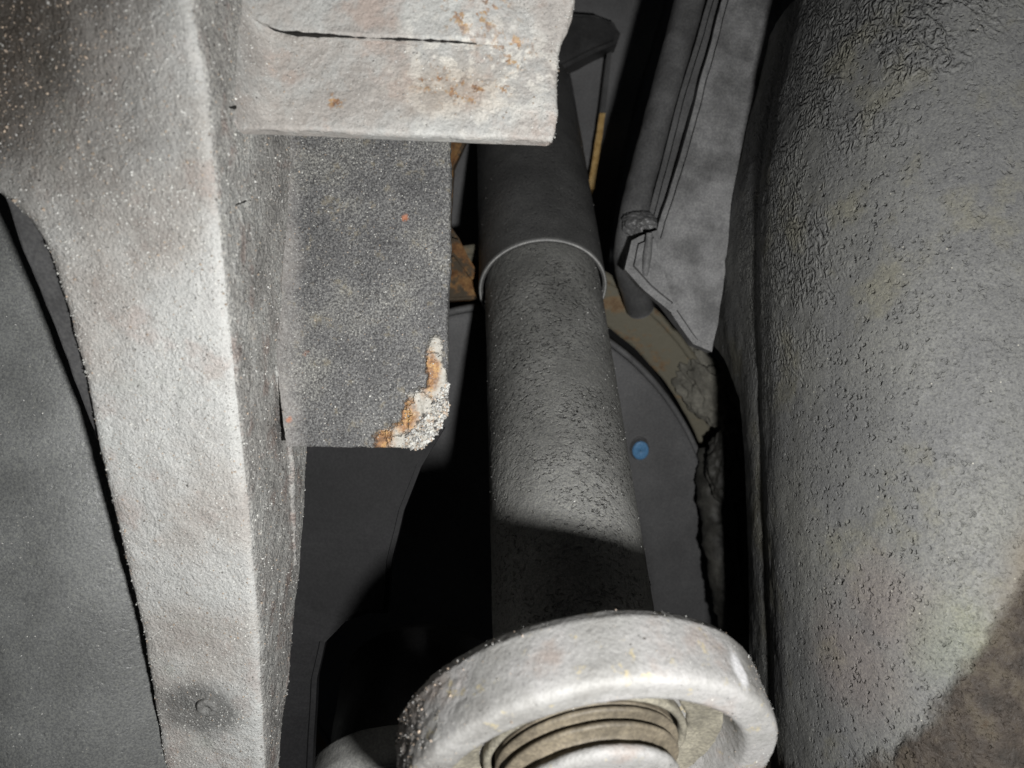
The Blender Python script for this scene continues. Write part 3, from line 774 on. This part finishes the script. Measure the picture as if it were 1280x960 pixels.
lathe('flange_rim', DC, DN, fr_, M_lip if False else M_flange, drum, 260, lambda q, n: .0006 * fbm(q, 90, 3), 0, True, squash=(1, 1.40))
bc = P(799, 560, 1.0) - np.array([0, 0, CAM_Z]); bc = bc * (((DC - np.array([0, 0, CAM_Z])) @ DN + .0042) / (bc @ DN)) + np.array([0, 0, CAM_Z])
lathe('hole_disc', bc + DN * .0003, DN, [(-.002, .0066), (.0006, .0066), (.0004, .0060), (.0002, .0004)], M_black, drum, 40, None, 0, squash=(.95, 1.2))  # flat black disc in place of the dark inside of a hole
lathe('plug', bc + DN * .0004 + np.array([.0008, 0, -.0015]), DN, [(-.001, .0058), (.0006, .0057), (.0009, .0050), (.0007, .0004)], M_blue, drum, 40, None, 0, squash=(.92, 1.12))

# ------------------------------------------------------------------ 7. bump stop low between arm and ring
BC = P(520, 1015, .36); BN = np.array([0, -math.cos(math.radians(38)), -math.sin(math.radians(38))])
stop = thing('bump_stop', tuple(BC), 'grey round cap on a black rubber buffer, low between the pale arm and the ring', 'bump stop')
lathe('cap', BC, BN, [(-.016, .046), (-.014, .0495), (-.002, .0505), (.0012, .0495), (.0022, .0480), (.0024, .044), (.004, .040), (.005, .02), (.005, .001)], M_cap, stop, 160, lambda q, n: .0006 * fbm(q, 70, 4), .001)
lathe('seam', BC, BN, [(.0018 + .0007 * math.sin(a), .0468 + .0008 * math.cos(a)) for a in np.linspace(0, 2 * math.pi, 8, endpoint=False)], M_lip, stop, 160, None, 0, True)
lathe('rubber_buffer', BC, BN, [(-.075, .030), (-.074, .036), (-.068, .0415), (-.058, .0435), (-.03, .0435), (-.014, .042)], M_black, stop, 120, lambda q, n: .0008 * fbm(q, 40, 3), .002)

shadow_plate = slab('shadow_edge_plate', [(330, 520), (470, 515), (556, 535), (526, 585), (504, 640), (490, 700), (484, 768), (460, 768), (430, 778), (404, 804), (394, 850), (388, 985), (330, 985)], .325, .006, M_shadow_plate, None,  # added plate, its right edge cut along the boundary of the shadow
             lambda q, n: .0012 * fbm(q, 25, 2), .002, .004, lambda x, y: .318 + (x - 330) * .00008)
tag(shadow_plate, 'added black plate cut along the shadow edge under the chipped corner of the dark side plate', 'shadow_plate')

# ------------------------------------------------------------------ 8. rusty plate with window, left of the strut
rp_ = thing('rusty_plate', tuple(P(580, 330, .49)), 'brown rusty plate with an angular opening, between the dark side plate and the strut', 'plate')
for nm, poly in (('frame', [(520, 150), (590, 160), (580, 180), (567, 208), (563, 282), (572, 296), (600, 350), (640, 352), (640, 372), (520, 376)]),):
    slab(nm, poly, .485, .010, M_rust, rp_, lambda q, n: .0012 * fbm(q, 70, 3), .0016, .003)
slab('gusset', [(540, 290), (574, 300), (598, 342), (590, 349), (566, 318), (548, 330)], .476, .007, M_rust, rp_, lambda q, n: .001 * fbm(q, 80, 3), .0012, .003)

# ------------------------------------------------------------------ 9. inner panel, black slab in place of a dark pocket, rusty edge bar behind the strut's top
panel = slab('inner_panel', [(430, -120), (846, -120), (838, 0), (800, 130), (772, 250), (764, 300), (752, 420), (700, 560), (430, 560)], .60, .02, M_back, None,
             lambda q, n: .0015 * fbm(q, 20, 2), .004, .01)
tag(panel, 'dark smooth inner panel behind the upper end of the black strut', 'panel')
pocket_slab = slab('dark_pocket_slab', [(640, 24), (700, 14), (745, 17), (768, 26), (776, 40), (772, 52), (740, 66), (704, 84), (640, 110)], .58, .02, M_black, None, lambda q, n: .0012 * fbm(q * [1, 1, 2.5], 60, 3), .003, .004)
tag(pocket_slab, 'black slab in place of a dark pocket with a rounded end beside the pale plate corner at the top', 'pocket_slab')
bar = thing('edge_bar', tuple(P(745, 200, .58)), 'thin upright bar with golden rusty lower half on the dark panel', 'bar')
slab('upper_edge', [(759, 66), (765, 64), (757, 140), (750, 140)], .58, .02, M_fold, bar, None, .001, .004)
slab('rusty_edge', [(750, 141), (757, 141), (750, 190), (743, 236), (735, 236), (742, 190)], .58, .02, M_gold, bar, lambda q, n: .0007 * fbm(q, 150, 3), .001, .003)

# ------------------------------------------------------------------ 10. rail with fold, hose and clip
rail = thing('chassis_rail', tuple(P(880, 200, .475)), 'dull grey sloping rail with dark folded lip beside the pitted tank', 'rail')
slab('rail_face', [(938, -120), (1050, -120), (1003, 0), (956, 190), (908, 345), (892, 440), (868, 430), (838, 388), (808, 354), (818, 300), (838, 240), (868, 132), (905, 0)], .430, .015, M_rail, rail,
     lambda q, n: .002 * fbm(q, 40, 4), .003, .005)
slab('rail_lip', [(920, -120), (940, -120), (907, 0), (870, 132), (840, 240), (822, 292), (806, 292), (826, 212), (850, 120), (886, 0)], .442, .02, M_fold, rail, lambda q, n: .001 * fbm(q, 40, 3), .003, .006)
slab('lower_fold', [(790, 298), (824, 286), (852, 384), (842, 390), (808, 362), (782, 335)], .424, .012, M_rail, rail, lambda q, n: .002 * fbm(q, 50, 3), .004, .005)
tube('rib', [P(812, 292, .424), P(809, 320, .4235), P(806, 345, .425)], [.0018, .0024, .0016], M_rail, rail, 12, None, .003)
hose = thing('hose', tuple(P(800, 200, .452)), 'black hose running down beside the grey rail into a clip', 'hose')
hp = [P(886, -110, .452), P(862, 0, .452), P(838, 90, .452), P(814, 180, .452), P(798, 240, .45), P(790, 285, .450), P(786, 330, .465), P(800, 385, .50)]
tube('hose_body', hp, [.0092, .0085, .0083, .0080, .0080, .0085, .0085, .0085], M_hose, hose, 28, lambda q, n: .0005 * fbm(q, 120, 3), .002)
put_under(lump('clip', P(802, 282, .443), (.0115, .0080, .0085), M_hose, .22, 1.6, 5.5, -.25), hose)
tube('inner_strip', [P(893, -110, .458), P(868, 0, .458), P(842, 100, .458), P(812, 205, .456)], .0055, M_fold, hose, 16, None, .004)

# ------------------------------------------------------------------ 11. mud lump and wrapped cable beside the drum
o = lump('mud_lump', P(889, 488, .525), (.0190, .0140, .0340), M_lump, .40, 1.6, 3.1, .62)
tag(o, 'pale dried mud lump wedged between the drum flange and the pitted tank', 'mud lump')
cable = thing('wrapped_cable', tuple(P(905, 620, .54)), 'dirty tape-wrapped cable hanging below the pale mud lump', 'cable')
o = lump('knot', P(912, 582, .505), (.0150, .0115, .0250), M_cloth, .28, 1.5, 8.2, -.1); put_under(o, cable)
tube('cable_run', [P(893, 560, .525), P(897, 640, .52), P(906, 720, .515), P(918, 800, .515), P(925, 900, .515), P(930, 1050, .515)], [.011, .011, .010, .008, .008, .008], M_cloth, cable, 24,
     lambda q, n: .0035 * fbm(q, 90, 5, .6), .0015)
tube('outer_strand', [P(925, 560, .53), P(930, 680, .525), P(936, 800, .52), P(940, 1050, .52)], .007, M_black, cable, 18, lambda q, n: .003 * fbm(q, 60, 3), .002)

# ------------------------------------------------------------------ loose grains stuck to the dirty faces
front = lambda c, n: (n[:, 1] < -.5) * 1.0
clean = lambda c: np.clip((np.linalg.norm((c - P(-10, 10, .235)) * [1, .1, 1], axis=1) - .04) / .04, 0, 1)
side = lambda c, n: (n[:, 0] > .5) * 1.0
grit(arm, 15000, (.00012, .00040), [G_pale, G_tan, G_grey], [.72, .14, .14], bracket, 1, lambda c, n: front(c, n) * clean(c), sink=.1)
grit(arm, 3500, (.00012, .00050), [G_tan, G_grey, G_dark], [.40, .25, .35], bracket, 21, lambda c, n: front(c, n) * (1.02 - clean(c)), sink=.1)
grit(arm, 9000, (.00012, .00045), [G_pale, G_tan, G_grey, G_dark], [.22, .13, .4, .25], bracket, 2, side)
grit(plug_o, 90, (.00012, .00036), [G_pale, G_grey, G_dark], [.2, .45, .35], bracket, 22)
grit(side_plate, 9000, (.00010, .00034), [G_pale, G_tan, G_grey, G_dark], [.20, .10, .35, .35], bracket, 3, front)
grit(side_plate, 900, (.0003, .0009), [G_pale, G_tan, G_grey, G_dark], [.4, .2, .3, .1], bracket, 4,
     lambda c, n: (np.linalg.norm((c - P(538, 525, .28)) * [1, .3, 1], axis=1) < .014) * (c[:, 0] - P(538, 525, .28)[0] - (c[:, 2] - P(538, 525, .28)[2]) * .7 > -.004) * 1.0)
grit(upper_plate, 4000, (.00010, .00034), [G_pale, G_tan, G_grey], [.75, .13, .12], bracket, 5)
grit(ringo, 3000, (.00006, .00020), [G_pale, G_tan, G_grey, G_dark], [.30, .18, .34, .18], bush, 6)
grit(ringo, 1300, (.0001, .0004), [G_tan, G_grey, G_dark], [.3, .4, .3], bush, 7, lambda c, n: np.exp(-np.linalg.norm(c - P(512, 880, .23), axis=1) / .012))
grit(tube_o, 1500, (.00012, .00042), [G_grey, G_dark, G_pale], [.5, .3, .2], strut, 8)
grit(sleeve_o, 250, (.00012, .00036), [G_grey, G_dark], [.6, .4], strut, 9)
grit(lt, 1500, (.0001, .0004), [G_pale, G_grey], [.4, .6], None, 11, lambda c, n: np.exp(-((c[:, 0] / c[:, 1] * F + 640 - 25) / 30) ** 2)).name = 'sand_grains'

# ------------------------------------------------------------------ 12. dark underbody behind everything
under = link('underbody', [[-1.2, .95, -.5], [1.2, .95, -.5], [1.2, .95, 1.7], [-1.2, .95, 1.7], [-1.2, .98, -.5], [1.2, .98, -.5], [1.2, .98, 1.7], [-1.2, .98, 1.7]],
             [[0, 1, 2, 3], [7, 6, 5, 4], [4, 5, 1, 0], [3, 2, 6, 7], [0, 3, 7, 4], [1, 5, 6, 2]], M_back, None, False)
under['kind'] = 'structure'
